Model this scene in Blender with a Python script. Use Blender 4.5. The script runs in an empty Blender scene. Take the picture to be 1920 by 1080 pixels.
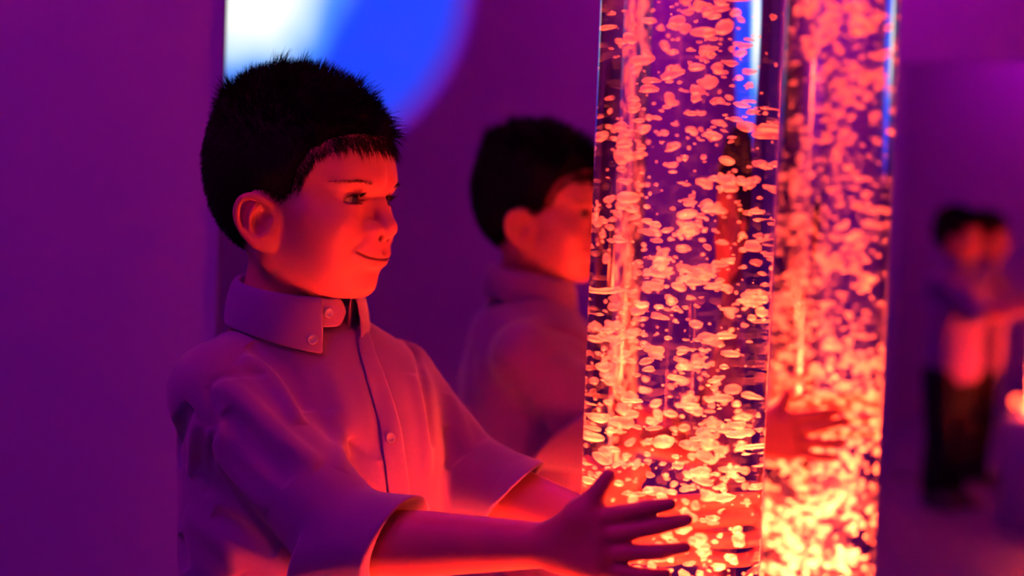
import bpy, math, random
import numpy as np
from mathutils import Vector, Matrix

DEV = 1.0
C = bpy.context.scene.collection
rng = np.random.default_rng(7)

# ------------------------------------------------------------------ camera (room axes: X along the mirror wall, Y into it)
F_PX, ROLL, PITCH, YAW = 2667.0, math.radians(2.1), math.radians(-2.53), math.radians(21.5)
CAM = np.array([0.0, 0.0, 1.06])
FW = np.array([-math.sin(YAW)*math.cos(PITCH), math.cos(YAW)*math.cos(PITCH), math.sin(PITCH)])
_r = np.array([math.cos(YAW), math.sin(YAW), 0.0]); _u = np.cross(_r, FW)
RT = _r*math.cos(ROLL) + _u*math.sin(ROLL)
UP = _u*math.cos(ROLL) - _r*math.sin(ROLL)
YM = 1.493                                     # face of the mirror behind the boy

def P(u, v, d):                                # a point at depth d along the lens axis
    return CAM + d*(FW + RT*(u-960)/F_PX - UP*(v-540)/F_PX)
def mirrored(p):
    return np.array([p[0], 2*YM-p[1], p[2]])

# ------------------------------------------------------------------ objects
def tag(o, label=None, cat=None, group=None, kind=None):
    if label: o['label'] = label
    if cat: o['category'] = cat
    if group: o['group'] = group
    if kind: o['kind'] = kind
    return o
def empty(name, loc=(0, 0, 0)):
    o = bpy.data.objects.new(name, None); C.objects.link(o); o.location = loc; o.empty_display_size = .05
    return o
def link(name, me, mat, parent=None, smooth=True):
    o = bpy.data.objects.new(name, me); C.objects.link(o)
    if mat is not None:
        for m in (mat if isinstance(mat, (list, tuple)) else [mat]): me.materials.append(m)
    if parent is not None:
        o.parent = parent
        bpy.context.view_layer.update()
        o.matrix_parent_inverse = parent.matrix_world.inverted()
    if smooth:
        me.polygons.foreach_set('use_smooth', np.ones(len(me.polygons), dtype=bool))
    return o
def mesh(name, v, f, mat, parent=None, smooth=True):
    me = bpy.data.meshes.new(name)
    v = np.asarray(v, dtype=np.float32)
    if isinstance(f, np.ndarray):
        n, k = f.shape
        me.vertices.add(len(v)); me.vertices.foreach_set('co', v.ravel())
        me.loops.add(n*k); me.loops.foreach_set('vertex_index', f.astype(np.int32).ravel())
        me.polygons.add(n); me.polygons.foreach_set('loop_start', np.arange(0, n*k, k, dtype=np.int32))
        me.polygons.foreach_set('loop_total', np.full(n, k, dtype=np.int32))
        me.update(calc_edges=True); me.validate()
    else:
        me.from_pydata([tuple(map(float, q)) for q in v], [], [tuple(map(int, q)) for q in f]); me.update()
    return link(name, me, mat, parent, smooth)

class MB:
    """collects simple shapes for one mesh"""
    def __init__(s): s.v = []; s.f = []
    def add(s, v, f):
        b = len(s.v); s.v += [tuple(map(float, q)) for q in v]; s.f += [tuple(b+i for i in q) for q in f]; return s
    def box(s, lo, hi, bev=0.0):
        x0, y0, z0 = lo; x1, y1, z1 = hi
        if bev <= 0:
            v = [(x0,y0,z0),(x1,y0,z0),(x1,y1,z0),(x0,y1,z0),(x0,y0,z1),(x1,y0,z1),(x1,y1,z1),(x0,y1,z1)]
            return s.add(v, [(3,2,1,0),(4,5,6,7),(0,1,5,4),(1,2,6,5),(2,3,7,6),(3,0,4,7)])
        import bmesh
        bm = bmesh.new(); bmesh.ops.create_cube(bm, size=1)
        for q in bm.verts: q.co = Vector(((x0+x1)/2+q.co.x*(x1-x0), (y0+y1)/2+q.co.y*(y1-y0), (z0+z1)/2+q.co.z*(z1-z0)))
        bmesh.ops.bevel(bm, geom=bm.edges[:], offset=bev, segments=3, affect='EDGES', profile=.5)
        bm.verts.index_update()
        s.add([q.co for q in bm.verts], [[l.vert.index for l in fc.loops] for fc in bm.faces]); bm.free(); return s
    def lathe(s, prof, n=48, center=(0, 0, 0), close=False):
        cx, cy, cz = center; v = []; f = []; m = len(prof)
        for i in range(n):
            a = 2*math.pi*i/n
            for r, z in prof: v.append((cx+r*math.cos(a), cy+r*math.sin(a), cz+z))
        for i in range(n):
            j = (i+1) % n
            for k in range(m-1 if not close else m):
                k2 = (k+1) % m
                f.append((i*m+k, j*m+k, j*m+k2, i*m+k2))
        return s.add(v, f)
    def tube(s, pts, rad, n=8):
        pts = [np.asarray(q, float) for q in pts]; rad = rad if hasattr(rad, '__len__') else [rad]*len(pts)
        v = []; f = []
        for i, q in enumerate(pts):
            t = pts[min(i+1, len(pts)-1)]-pts[max(i-1, 0)]; t = t/np.linalg.norm(t)
            a = np.cross(t, (0, 0, 1)) if abs(t[2]) < .9 else np.cross(t, (1, 0, 0)); a /= np.linalg.norm(a); b = np.cross(t, a)
            for k in range(n):
                w = 2*math.pi*k/n; v.append(q+rad[i]*(a*math.cos(w)+b*math.sin(w)))
        for i in range(len(pts)-1):
            for k in range(n): f.append((i*n+k, i*n+(k+1) % n, (i+1)*n+(k+1) % n, (i+1)*n+k))
        f.append(tuple(range(n))[::-1]); f.append(tuple((len(pts)-1)*n+k for k in range(n)))
        return s.add(v, f)
    def build(s, name, mat, parent=None, smooth=False):
        o = mesh(name, s.v, s.f, mat, parent, smooth)
        return o
def cylmap(o, m): o.matrix_world = m; return o

# ------------------------------------------------------------------ materials
def mat(name, col=(.5,.5,.5), rough=.6, metal=0.0, spec=.5, bump=None, **kw):
    m = bpy.data.materials.new(name); m.use_nodes = True
    nt = m.node_tree; b = nt.nodes['Principled BSDF']
    b.inputs['Base Color'].default_value = (*col, 1); b.inputs['Roughness'].default_value = rough
    b.inputs['Metallic'].default_value = metal; b.inputs['Specular IOR Level'].default_value = spec
    for k, val in kw.items(): b.inputs[k.replace('_', ' ')].default_value = val
    tc = nt.nodes.new('ShaderNodeTexCoord')
    n = nt.nodes.new('ShaderNodeTexNoise'); n.inputs['Scale'].default_value = (bump or (30, .1))[0]; n.inputs['Detail'].default_value = 4
    nt.links.new(tc.outputs['Object'], n.inputs['Vector'])
    mx = nt.nodes.new('ShaderNodeMix'); mx.data_type = 'RGBA'
    mx.inputs[6].default_value = (*[c*.93 for c in col], 1); mx.inputs[7].default_value = (*[min(1, c*1.05) for c in col], 1)
    nt.links.new(n.outputs['Fac'], mx.inputs[0]); nt.links.new(mx.outputs[2], b.inputs['Base Color'])
    if bump:
        bp = nt.nodes.new('ShaderNodeBump'); bp.inputs['Strength'].default_value = bump[1]; bp.inputs['Distance'].default_value = .001
        nt.links.new(n.outputs['Fac'], bp.inputs['Height']); nt.links.new(bp.outputs['Normal'], b.inputs['Normal'])
    return m
def emis(name, col, strength):
    m = bpy.data.materials.new(name); m.use_nodes = True; nt = m.node_tree
    b = nt.nodes['Principled BSDF']; b.inputs['Base Color'].default_value = (.8,.8,.8,1)
    b.inputs['Emission Color'].default_value = (*col, 1); b.inputs['Emission Strength'].default_value = strength
    return m
def only(m, node_type):
    nt = m.node_tree; nt.nodes.remove(nt.nodes['Principled BSDF']); n = nt.nodes.new(node_type)
    nt.links.new(n.outputs[0], nt.nodes['Material Output'].inputs['Surface']); return n

# ------------------------------------------------------------------ implicit surfaces
f32 = np.float32
def V3(*a): return np.array(a, dtype=f32)
def sph(p, c, r): return np.sqrt(((p-np.asarray(c, f32))**2).sum(1))-f32(r)
def ell(p, c, r, rot=None):
    q = p-np.asarray(c, f32)
    if rot is not None: q = q@np.asarray(rot, f32)         # columns of rot: the ellipsoid's axes
    r = np.asarray(r, f32); a = np.sqrt(((q/r)**2).sum(1)); b = np.sqrt(((q/(r*r))**2).sum(1))
    return a*(a-1)/np.maximum(b, 1e-6)
def cap(p, a, b, ra, rb=None):
    a = np.asarray(a, f32); ba = np.asarray(b, f32)-a; rb = ra if rb is None else rb
    pa = p-a; h = np.clip((pa@ba)/(ba@ba), 0, 1)
    return np.sqrt(((pa-h[:, None]*ba)**2).sum(1))-(f32(ra)+h*f32(rb-ra))
def smin(a, b, k):
    h = np.maximum(k-np.abs(a-b), 0)/f32(k); return np.minimum(a, b)-h*h*f32(k*.25)
def smax(a, b, k): return -smin(-a, -b, k)
def chain(p, pts, rad, k=.002):
    d = None
    for i in range(len(pts)-1):
        e = cap(p, pts[i], pts[i+1], rad[i], rad[i+1]); d = e if d is None else np.minimum(d, e)
    return d
def spline(pts, n=4):
    """Catmull-Rom through the points (extra columns, such as radii, ride along)"""
    p = np.asarray(pts, float); q = np.vstack([2*p[0]-p[1], p, 2*p[-1]-p[-2]]); out = []
    for i in range(1, len(q)-2):
        for t in np.arange(n)/n:
            out.append(.5*(2*q[i]+(q[i+1]-q[i-1])*t+(2*q[i-1]-5*q[i]+4*q[i+1]-q[i+2])*t*t+(3*q[i]-q[i-1]-3*q[i+1]+q[i+2])*t**3))
    return np.array(out+[p[-1]])
def schain(p, pts, rad, n=3):
    s = spline(np.column_stack([np.asarray(pts, float), rad]), n); return chain(p, s[:, :3], s[:, 3])
def sstep(x, a, b):
    t = np.clip((x-a)/(b-a), 0, 1); return t*t*(3-2*t)
def boxed(fn, lo, hi, far=.03):
    """fn near its box, a safe distance elsewhere"""
    lo = np.asarray(lo, f32); hi = np.asarray(hi, f32)
    def g(p):
        q = np.maximum(np.maximum(lo-p, p-hi), 0); dist = np.sqrt((q*q).sum(1))
        out = dist+f32(far); m = dist <= 0
        if m.any(): out[m] = fn(p[m])
        return out
    return g
def surface_nets(fn, lo, hi, h, B=16, slack=1.7, newton=2):
    lo = np.asarray(lo, float); hi = np.asarray(hi, float); h = h*DEV
    nb = np.ceil((hi-lo)/(h*B)).astype(int); bs = h*B
    ix = np.stack(np.meshgrid(*[np.arange(n) for n in nb], indexing='ij'), -1).reshape(-1, 3)
    cen = (lo+(ix+.5)*bs).astype(f32)
    d = np.concatenate([fn(cen[i:i+200000]) for i in range(0, len(cen), 200000)])
    ix = ix[np.abs(d) < bs*.87*slack]
    g = np.stack(np.meshgrid(*[np.arange(B+1)]*3, indexing='ij'), -1).reshape(-1, 3)
    N = nb*B+2; keyof = lambda c: (c[..., 0]*N[1]+c[..., 1])*N[2]+c[..., 2]
    K = []; PV = []; Q = []
    for s in range(0, len(ix), 48):
        bi = ix[s:s+48]
        idx = bi[:, None, :]*B+g[None]
        D = fn((lo+idx.reshape(-1, 3)*h).astype(f32)).reshape(len(bi), B+1, B+1, B+1)
        inn = D < 0
        if not (inn.any() and (~inn).any()): continue
        cnt = np.zeros((len(bi), B, B, B), int); S = np.zeros((len(bi), B, B, B, 3)); W = np.zeros((len(bi), B, B, B))
        for dx in (0, 1):
            for dy in (0, 1):
                for dz in (0, 1): cnt += inn[:, dx:B+dx, dy:B+dy, dz:B+dz]
        act = (cnt > 0) & (cnt < 8)
        for ax in range(3):
            o1, o2 = [a for a in range(3) if a != ax]
            for da in (0, 1):
                for db in (0, 1):
                    s0 = [0, 0, 0]; s0[o1] = da; s0[o2] = db; s1 = list(s0); s1[ax] = 1
                    A = D[:, s0[0]:B+s0[0], s0[1]:B+s0[1], s0[2]:B+s0[2]]; Z = D[:, s1[0]:B+s1[0], s1[1]:B+s1[1], s1[2]:B+s1[2]]
                    cr = (A < 0) != (Z < 0); t = np.where(cr, A/np.where(cr, A-Z, 1), 0)
                    W += cr
                    for a in range(3): S[..., a] += np.where(cr, (t if a == ax else s0[a]), 0)
        b, i, j, k = np.nonzero(act)
        cell = bi[b]*B+np.stack([i, j, k], -1)
        PV.append(lo+(cell+S[b, i, j, k]/W[b, i, j, k][:, None])*h); K.append(keyof(cell))
        for ax in range(3):
            o1, o2 = (ax+1) % 3, (ax+2) % 3
            sl0 = [slice(0, B)]*3; sl1 = list(sl0); sl1[ax] = slice(1, B+1)
            A = inn[(slice(None), *sl0)]; Z = inn[(slice(None), *sl1)]
            b, i, j, k = np.nonzero(A != Z)
            c = bi[b]*B+np.stack([i, j, k], -1); fl = A[b, i, j, k]
            e1 = np.zeros(3, int); e1[o1] = 1; e2 = np.zeros(3, int); e2[o2] = 1
            q = np.stack([keyof(c-e1-e2), keyof(c-e2), keyof(c), keyof(c-e1)], -1)
            q[~fl] = q[~fl][:, ::-1]
            Q.append(q)
    K = np.concatenate(K); PV = np.concatenate(PV); Q = np.concatenate(Q)
    o = np.argsort(K); K = K[o]; PV = PV[o].astype(f32)
    qi = np.searchsorted(K, Q); qi = np.minimum(qi, len(K)-1); ok = (K[qi] == Q).all(1); qi = qi[ok]
    for _ in range(newton):
        for s in range(0, len(PV), 300000):
            p = PV[s:s+300000]; e = f32(h*.35); d = fn(p)
            gr = np.stack([(fn(p+np.eye(3, dtype=f32)[a]*e)-fn(p-np.eye(3, dtype=f32)[a]*e))/(2*e) for a in range(3)], -1)
            st = d[:, None]*gr/np.maximum((gr*gr).sum(1), .2)[:, None]
            ln = np.sqrt((st*st).sum(1))[:, None]; PV[s:s+300000] = p-st*np.minimum(1, .6*h/np.maximum(ln, 1e-9))
    return PV, qi
def rough_noise(p, seed, n=10, lo=20, hi=60):
    """smooth pseudo-random field, about -1..1"""
    r = np.random.default_rng(seed); o = np.zeros(len(p), f32)
    for _ in range(n):
        w = r.normal(size=3); w = w/np.linalg.norm(w)*r.uniform(lo, hi); o += np.sin(p@w.astype(f32)+f32(r.uniform(0, 6.28)))
    return o/f32(n**.5)
LEDW, COLW, W1, W2 = 1350.0, 0.2, 9.6, 13.5
# ================================================================== the boy: head
HC = P(548, 419, 1.342)                              # between the ears
HEAD_YAW = math.radians(-1)     # he looks along the mirror, towards the tube
def rotz(a): return np.array([[math.cos(a), -math.sin(a), 0], [math.sin(a), math.cos(a), 0], [0, 0, 1]])
HR = rotz(HEAD_YAW)@np.array([[math.cos(.03), 0, math.sin(.03)], [0, 1, 0], [-math.sin(.03), 0, math.cos(.03)]])  # chin a touch down
def H2W(q): return HC+HR@np.asarray(q, float)
def W2H(p): return (p-HC.astype(f32))@HR.astype(f32)

EYE_C = [V3(.0722, -.0295, .0255), V3(.0722, .0295, .0255)]; EYE_R = .0125
GAZE = math.radians(-2)
# right ear in its own plane: a forward, b up, c out of the plane
EAR_O = V3(.0175, -.0655, .0005)
def ear_frame(sgn):
    f = math.radians(27); fw = np.array([math.cos(f), -sgn*math.sin(f)*1.0, 0]); up = np.array([-.10, sgn*.12, 1.0])
    up -= fw*(up@fw); up /= np.linalg.norm(up); out = np.cross(up, fw)*(-sgn) if sgn < 0 else np.cross(fw, up)
    out = out if out[1]*sgn > 0 else -out
    return np.stack([fw, up, out], 1)
def ear_pt(u, v, c=0.0): return ((480+(u-480)*.91-505)/1975.0, (418-(417+(v-417)*.90))/1975.0, c)
def ear_sdf(q):
    helix = [ear_pt(505, 403, -.004), ear_pt(503, 388, .001), ear_pt(495, 376, .004), ear_pt(481, 369, .0055), ear_pt(466, 367, .006), ear_pt(452, 373, .006),
             ear_pt(444, 386, .006), ear_pt(442, 403, .0055), ear_pt(446, 421, .005), ear_pt(456, 438, .004), ear_pt(467, 451, .003), ear_pt(480, 461, .002)]
    d = ell(q, ear_pt(480, 410, -.003), (.0190, .0240, .0055))
    d = smin(d, ell(q, ear_pt(501, 454, -.001), (.0085, .0100, .0042)), .006)
    d = smin(d, ell(q, ear_pt(486, 450, -.001), (.0090, .0095, .0042)), .006)
    d = smin(d, schain(q, helix, [.0026, .0030, .0033, .0034, .0034, .0034, .0033, .0032, .0031, .0031, .0032, .0034]), .003)
    anti = [ear_pt(480, 383, .001), ear_pt(470, 396, .003), ear_pt(466, 412, .004), ear_pt(470, 427, .004), ear_pt(480, 439, .003), ear_pt(492, 444, .003)]
    d = smin(d, schain(q, anti, [.0020, .0028, .0032, .0032, .0030, .0030]), .004)
    con = ell(q, ear_pt(491, 414, .0055), (.0085, .0130, .0095), rot=np.array([[.94, .34, 0], [-.34, .94, 0], [0, 0, 1]]))
    d = smax(d, -con, .0035)
    d = smin(d, cap(q, ear_pt(506, 400, -.006), ear_pt(494, 409, -.005), .0022, .0016), .003)         # crus
    d = smin(d, ell(q, ear_pt(509, 428, -.002), (.0042, .0062, .0045)), .004)                        # tragus
    d = smin(d, ell(q, ear_pt(500, 442, .0), (.005, .0035, .0035)), .004)                            # antitragus
    d = smax(d, -cap(q, ear_pt(458, 386, .0075), ear_pt(459, 424, .0065), .0018, .0016), .004)          # scapha groove
    d = smin(d, ell(q, ear_pt(486, 414, -.0135), (.0145, .020, .009)), .006)                         # where it meets the skull
    return d

def skull_sdf(p):
    """cranium and forehead only (also carries the hair)"""
    d = ell(p, (-.0040, 0, .0600), (.0850, .0725, .0800))
    d = smin(d, ell(p, (.0330, 0, .0540), (.0620, .0620, .0560)), .03)
    d = smin(d, ell(p, (-.0260, 0, .0240), (.0460, .0550, .0500)), .022)
    return d
def face_base(m):
    d = skull_sdf(m)
    d = smin(d, ell(m, (.0360, 0, .0000), (.0510, .0570, .0500)), .02)
    d = smin(d, ell(m, (.0400, 0, -.0260), (.0450, .0450, .0370)), .02)
    d = smin(d, cap(m, (.010, .0450, -.0250), (.0620, .0120, -.0470), .0150, .0140), .022)   # jaw
    d = smin(d, ell(m, (.0590, .0310, -.0065), (.0260, .0255, .0215)), .016)                # cheek
    d = smin(d, ell(m, (.0635, .0265, -.0250), (.0180, .0190, .0165)), .014)                # cheek by the mouth
    d = smin(d, ell(m, (.0760, 0, -.0500), (.0128, .0170, .0130)), .013)                    # chin
    d = smin(d, ell(m, (.0810, 0, -.0220), (.0145, .0230, .0170)), .013)                    # muzzle
    d = smin(d, ell(m, (.0815, .0100, -.0110), (.0140, .0160, .0120)), .012)                # upper lip
    d = smin(d, cap(m, (.0865, .012, .0415), (.0750, .0400, .0440), .0070, .0065), .020)      # brow
    d = smin(d, cap(m, (.050, .0545, .012), (.070, .0440, .005), .007, .008), .024)          # cheekbone
    d = smax(d, -ell(m, (.0970, .0270, .0275), (.0095, .0150, .0080)), .014)                # socket
    return d
def onface(y, z, off=0.0):
    """a point on the face at this height and distance from the middle, pushed out by off"""
    x = .13
    for _ in range(60): x -= .9*float(face_base(np.array([[x, abs(y), z]], f32))[0])
    return (x+off, y, z)
LIP_U = [onface(0, -.0228, -.0022), onface(.008, -.0222, -.0018), onface(.016, -.0219, -.0022), onface(.023, -.0216, -.0026), onface(.0300, -.0206, -.0030)]
LIP_L = [onface(0, -.0306, -.0022), onface(.008, -.0303, -.0022), onface(.016, -.0290, -.0026), onface(.023, -.0262, -.0026), onface(.0295, -.0220, -.0030)]
LIP_M = [onface(0, -.0266, .0008), onface(.008, -.0263, .0008), onface(.016, -.0253, .0006), onface(.023, -.0237, .0002), onface(.0308, -.0206, .0000)]
FOLD = [onface(.0175, -.0030, .0014), onface(.0245, -.0080, .0016), onface(.0315, -.0140, .0018), onface(.0370, -.0200, .0022)]
def head_sdf(p):
    m = p.copy(); m[:, 1] = np.abs(p[:, 1])            # mirrored in the middle plane
    d = face_base(m)
    d = smax(d, -schain(m, FOLD, [.0014, .0018, .0020, .0014]), .005)                      # smile fold
    # nose
    n = cap(m, (.0870, 0, .0330), (.0990, 0, .0080), .0058, .0066)
    n = smin(n, sph(m, (.1020, 0, .0020), .0084), .007)
    n = smin(n, ell(m, (.0925, .0122, .0005), (.0082, .0062, .0058)), .005)
    n = smin(n, cap(m, (.0985, 0, -.0010), (.0920, 0, -.0080), .0042, .0040), .005)
    d = smin(d, n, .009)
    d = smax(d, -ell(m, (.0965, .0066, -.0066), (.0040, .0026, .0028)), .003)
    # mouth, a closed smile
    d = smin(d, schain(m, LIP_U, [.0038, .0040, .0036, .0026, .0014]), .005)
    d = smin(d, schain(m, LIP_L, [.0046, .0046, .0038, .0026, .0012]), .006)
    d = smax(d, -schain(m, LIP_M, [.0012, .0012, .0012, .0012, .0010]), .0018)
    d = smax(d, -ell(m, (.0955, 0, -.0395), (.0050, .0140, .0030)), .007)                  # under the lip
    d = smax(d, -cap(m, onface(0, -.0120, .0016), onface(0, -.0185, .0018), .0014, .0018), .005)   # philtrum
    # eyelids over the eyeball
    q = m-EYE_C[1]; r = np.sqrt((q*q).sum(1))+f32(1e-6)
    az = np.arctan2(q[:, 1], q[:, 0])-f32(.16); el_ = np.arcsin(np.clip(q[:, 2]/r, -1, 1))-f32(.03)
    t = np.clip(az/1.02, -1, 1); s = np.sqrt(1-t*t)
    upb = .34*s-.10*t; lob = -.20*s-.10*t
    opn = np.maximum(np.maximum(el_-upb, lob-el_), np.abs(az)-1.02)*f32(.0125)
    lid = r-f32(EYE_R+.0014)
    lid = smin(lid, ell(m, EYE_C[1]+V3(.003, .001, -.011), (.010, .013, .006)), .006)     # little bag under the eye
    d = smin(d, lid, .005)
    crease = np.abs(el_-(upb+.26))*f32(.0136)+np.maximum(np.abs(az)-.85, 0)*f32(.02)
    d = d+f32(.0011)*np.exp(-(crease/f32(.0012))**2)*(np.abs(r-f32(EYE_R+.002)) < .006)
    d = smax(d, -np.maximum(opn, f32(EYE_R-.0009)-r), .0010)
    # ears, neck
    for sgn in (-1, 1):
        E = ear_frame(sgn).astype(f32); o = EAR_O*V3(1, -sgn, 1)
        near = (p[:, 1]*sgn > .035) & (p[:, 0] < .06) & (p[:, 0] > -.07) & (np.abs(p[:, 2]) < .06)
        if near.any():
            e = ear_sdf((p[near]-o)@E); d[near] = smin(d[near], e, .006)
    d = smin(d, chain(p, [(.004, 0, -.030), (-.004, 0, -.085), (-.018, 0, -.150)], [.0400, .0420, .050], .01), .020)
    return d
def lips_mask(q):
    m = q.copy(); m[:, 1] = np.abs(m[:, 1])
    a = schain(m, np.array(LIP_U)+[.001, 0, -.0004], [.0026, .0028, .0022, .0014, .0002])
    b = schain(m, np.array(LIP_L)+[.001, 0, .0004], [.0040, .0040, .0032, .0020, .0002])
    return np.minimum(a, b)

HLX = [-.13, -.052, -.034, -.022, -.010, .020, .030, .038, .044, .054, .066, .080, .14]
HLZ = [-.052, -.044, -.030, -.010, .014, .017, .010, .020, .040, .058, .068, .075, .077]
def hairline(p): return p[:, 2]-np.interp(p[:, 0], HLX, HLZ).astype(f32)
def hair_len(p):
    """0 at the clipped sides, 1 on top"""
    return sstep(p[:, 2]+.25*p[:, 0], .062, .112)
def haircap_sdf(p):
    e = hairline(p); t = -.004+.0058*sstep(e, .001, .017)+.0030*hair_len(p)*sstep(e, .006, .03)
    return (skull_sdf(p)-t)*f32(.8)
# ================================================================== hair, brows, lashes (head space)
def strands(roots, dirs, lens, rad, bend, segs=4, jitter=0.0, r=None):
    """tapered three-sided hairs: roots n x 3, unit dirs, lengths; bend = a direction the hair leans towards as it grows"""
    r = r or np.random.default_rng(3)
    n = len(roots); roots = np.asarray(roots, float); d = np.asarray(dirs, float).copy(); bend = np.broadcast_to(np.asarray(bend, float), (n, 3))
    a = np.cross(d, [.3, .5, .81]); a /= np.linalg.norm(a, axis=1)[:, None]; b = np.cross(d, a)
    p = roots.copy(); V = []; step = (np.asarray(lens)/segs)[:, None]; rad = np.broadcast_to(np.asarray(rad, float), (n,))
    for s in range(segs+1):
        w = (rad*(1-(s/segs)**1.5*.93))[:, None]
        for k in range(3):
            t = 2*math.pi*k/3; V.append(p+w*(a*math.cos(t)+b*math.sin(t)))
        d = d+bend/segs+r.normal(size=(n, 3))*jitter/segs; d /= np.linalg.norm(d, axis=1)[:, None]
        p = p+d*step
    V = np.stack(V, 1).reshape(n, (segs+1)*3, 3); F = []
    for s in range(segs):
        for k in range(3): F.append((s*3+k, s*3+(k+1) % 3, s*3+3+(k+1) % 3, s*3+3+k))
    F = np.array(F); m = (segs+1)*3
    return V.reshape(-1, 3), (F[None]+(np.arange(n)*m)[:, None, None]).reshape(-1, 4)

def hair_mesh():
    capv, capf = surface_nets(haircap_sdf, (-.13, -.10, -.08), (.13, .10, .17), .0022)
    keep = hairline(capv) > -.008                     # the rest of the cap lies inside the skull
    capf = capf[keep[capf].all(1)]
    r = np.random.default_rng(11)
    q = capv[capf]; cen = q.mean(1); nrm = np.cross(q[:, 2]-q[:, 0], q[:, 3]-q[:, 1]); ar = np.linalg.norm(nrm, axis=1); nrm = nrm/ar[:, None]
    e = hairline(cen)
    pick = r.choice(len(cen), int(17000/DEV), p=(ar*(e > -.0005))/(ar*(e > -.0005)).sum())
    c = cen[pick]+r.normal(size=(len(pick), 3))*.0008; n = nrm[pick]; e = hairline(c.astype(f32)); T = hair_len(c.astype(f32))
    # clump: hairs near one another lean the same way
    cl = c[r.choice(len(c), 420)]; own = np.array([np.argmin(((cl-x)**2).sum(1)) for x in c]); lean = r.normal(size=(len(cl), 3))*.42; ll = r.uniform(.6, 1.2, len(cl))+.75*(r.random(len(cl)) < .12)
    top = np.stack([.55+0*T, -.10+0*T, .75+0*T], 1)    # brushed up and forward
    front = sstep(c[:, 0], .045, .085)[:, None]; back = sstep(-c[:, 0], .02, .06)[:, None]
    topd = top*(1-front)*(1-back)+np.array([.85, -.12, .10])*front+np.array([-.30, -.05, .8])*back
    side = n*.35+np.array([-.25, 0, -.9])
    d = topd*T[:, None]+side*(1-T)[:, None]+n*(.55*T[:, None]+.1)+lean[own]*(.25+.75*T[:, None])+r.normal(size=c.shape)*.13
    d /= np.linalg.norm(d, axis=1)[:, None]
    din = (d*n).sum(1); d += n*np.maximum(0, .12-din)[:, None]; d /= np.linalg.norm(d, axis=1)[:, None]
    L = (.0028+.0105*T*ll[own]*r.uniform(.7, 1.2, len(c)))*sstep(e, -.002, .010)+.0015
    bend = np.array([.15, 0, -.55])*front+np.array([.2, 0, .0])*(1-front)
    v, f = strands(c-n*.001, d, L, .00030+.00012*T, bend*T[:, None], 4, .25, r)
    # fringe over the forehead
    k = 620; y = r.uniform(-.052, .052, k); z = .073+.012*r.random(k)-1.4*y*y
    rt = []
    for a, b in zip(y, z):
        x = .13
        for _ in range(25): x -= .9*float(skull_sdf(np.array([[x, a, b]], f32))[0])
        rt.append((x-.001, a, b))
    rt = np.array(rt); fd = np.stack([.75+0*y, .9*y/.06*.5-.15+.22*np.sin(y*330), -.10-.35*r.random(k)], 1); fd /= np.linalg.norm(fd, axis=1)[:, None]
    v2, f2 = strands(rt, fd, r.uniform(.008, .019, k), .00030, (-.25, 0, -1.15), 5, .25, r)
    # thin short hairs that soften the edge of the haircut
    he = hairline(cen); w_ = np.where(he < .004, np.exp(-((he-.004)/.0040)**2), np.exp(-((he-.004)/.0130)**2))*ar
    pk = r.choice(len(cen), int(26000/DEV), p=w_/w_.sum()); rt = cen[pk]+r.normal(size=(len(pk), 3))*.0012
    for _ in range(4):
        g = skull_sdf(rt.astype(f32)); rt = rt-nrm[pk]*(g[:, None]+.0006)
    ed = nrm[pk]*.30+np.stack([.30*sstep(rt[:, 0], .03, .06)-.15, 0*rt[:, 0], -.9+0*rt[:, 0]], 1)+r.normal(size=rt.shape)*.25; ed /= np.linalg.norm(ed, axis=1)[:, None]
    v3, f3 = strands(rt, ed, r.uniform(.0030, .0065, len(rt)), .00026, (0, 0, -.2), 3, .2, r)
    v2 = np.concatenate([v2, v3]); f2 = np.concatenate([f2, f3+len(v2)-len(v3)])
    V = np.concatenate([capv, v, v2]); Fq = np.concatenate([capf, f+len(capv), f2+len(capv)+len(v)])
    used = np.unique(Fq); remap = np.zeros(len(V), int); remap[used] = np.arange(len(used))
    return V[used], remap[Fq]

def brow_mesh(sgn):
    r = np.random.default_rng(5); k = 170; t = r.random(k)
    y = .021+.034*t; z = .0395-.002*t+.0045*np.sin(np.minimum(t*1.25, 1)*math.pi*.62)+r.normal(size=k)*.0012*(1-.6*t); rt = []
    for a, b in zip(y, z): rt.append(onface(a, b, -.0003))
    rt = np.array(rt); d = np.stack([.30-.25*t, .75+.2*t, .45-.75*t], 1)+r.normal(size=(k, 3))*.12; d /= np.linalg.norm(d, axis=1)[:, None]
    v, f = strands(rt, d, r.uniform(.0040, .0070, k), .00014, (-.25, 0, -.05), 3, .1, r); v[:, 1] *= sgn
    return v, f
def lash_mesh(sgn):
    r = np.random.default_rng(6); V = []; F = []; n0 = 0
    for up, k in ((1, 60), (0, 36)):
        t = np.linspace(-.92, .99, k); az = t*1.02+.16; s = np.sqrt(1-t*t); el_ = (.34*s-.10*t if up else -.20*s-.10*t)+.03
        R = EYE_R+.0008
        rt = EYE_C[1]+R*np.stack([np.cos(el_)*np.cos(az), np.cos(el_)*np.sin(az), np.sin(el_)], 1)
        d = np.stack([np.cos(az*.9), np.sin(az*.9)+.25*t, (-.15 if up else -.45)+0*az], 1)+r.normal(size=(k, 3))*.07; d /= np.linalg.norm(d, axis=1)[:, None]
        v, f = strands(rt, d, r.uniform(.0065, .0090, k)*(1 if up else .5), .00026 if up else .00014, (0, 0, 1.0 if up else -.2), 4, .08, r)
        V.append(v); F.append(f+n0); n0 += len(v)
    V = np.concatenate(V); V[:, 1] *= sgn
    return V, np.concatenate(F)
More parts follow.
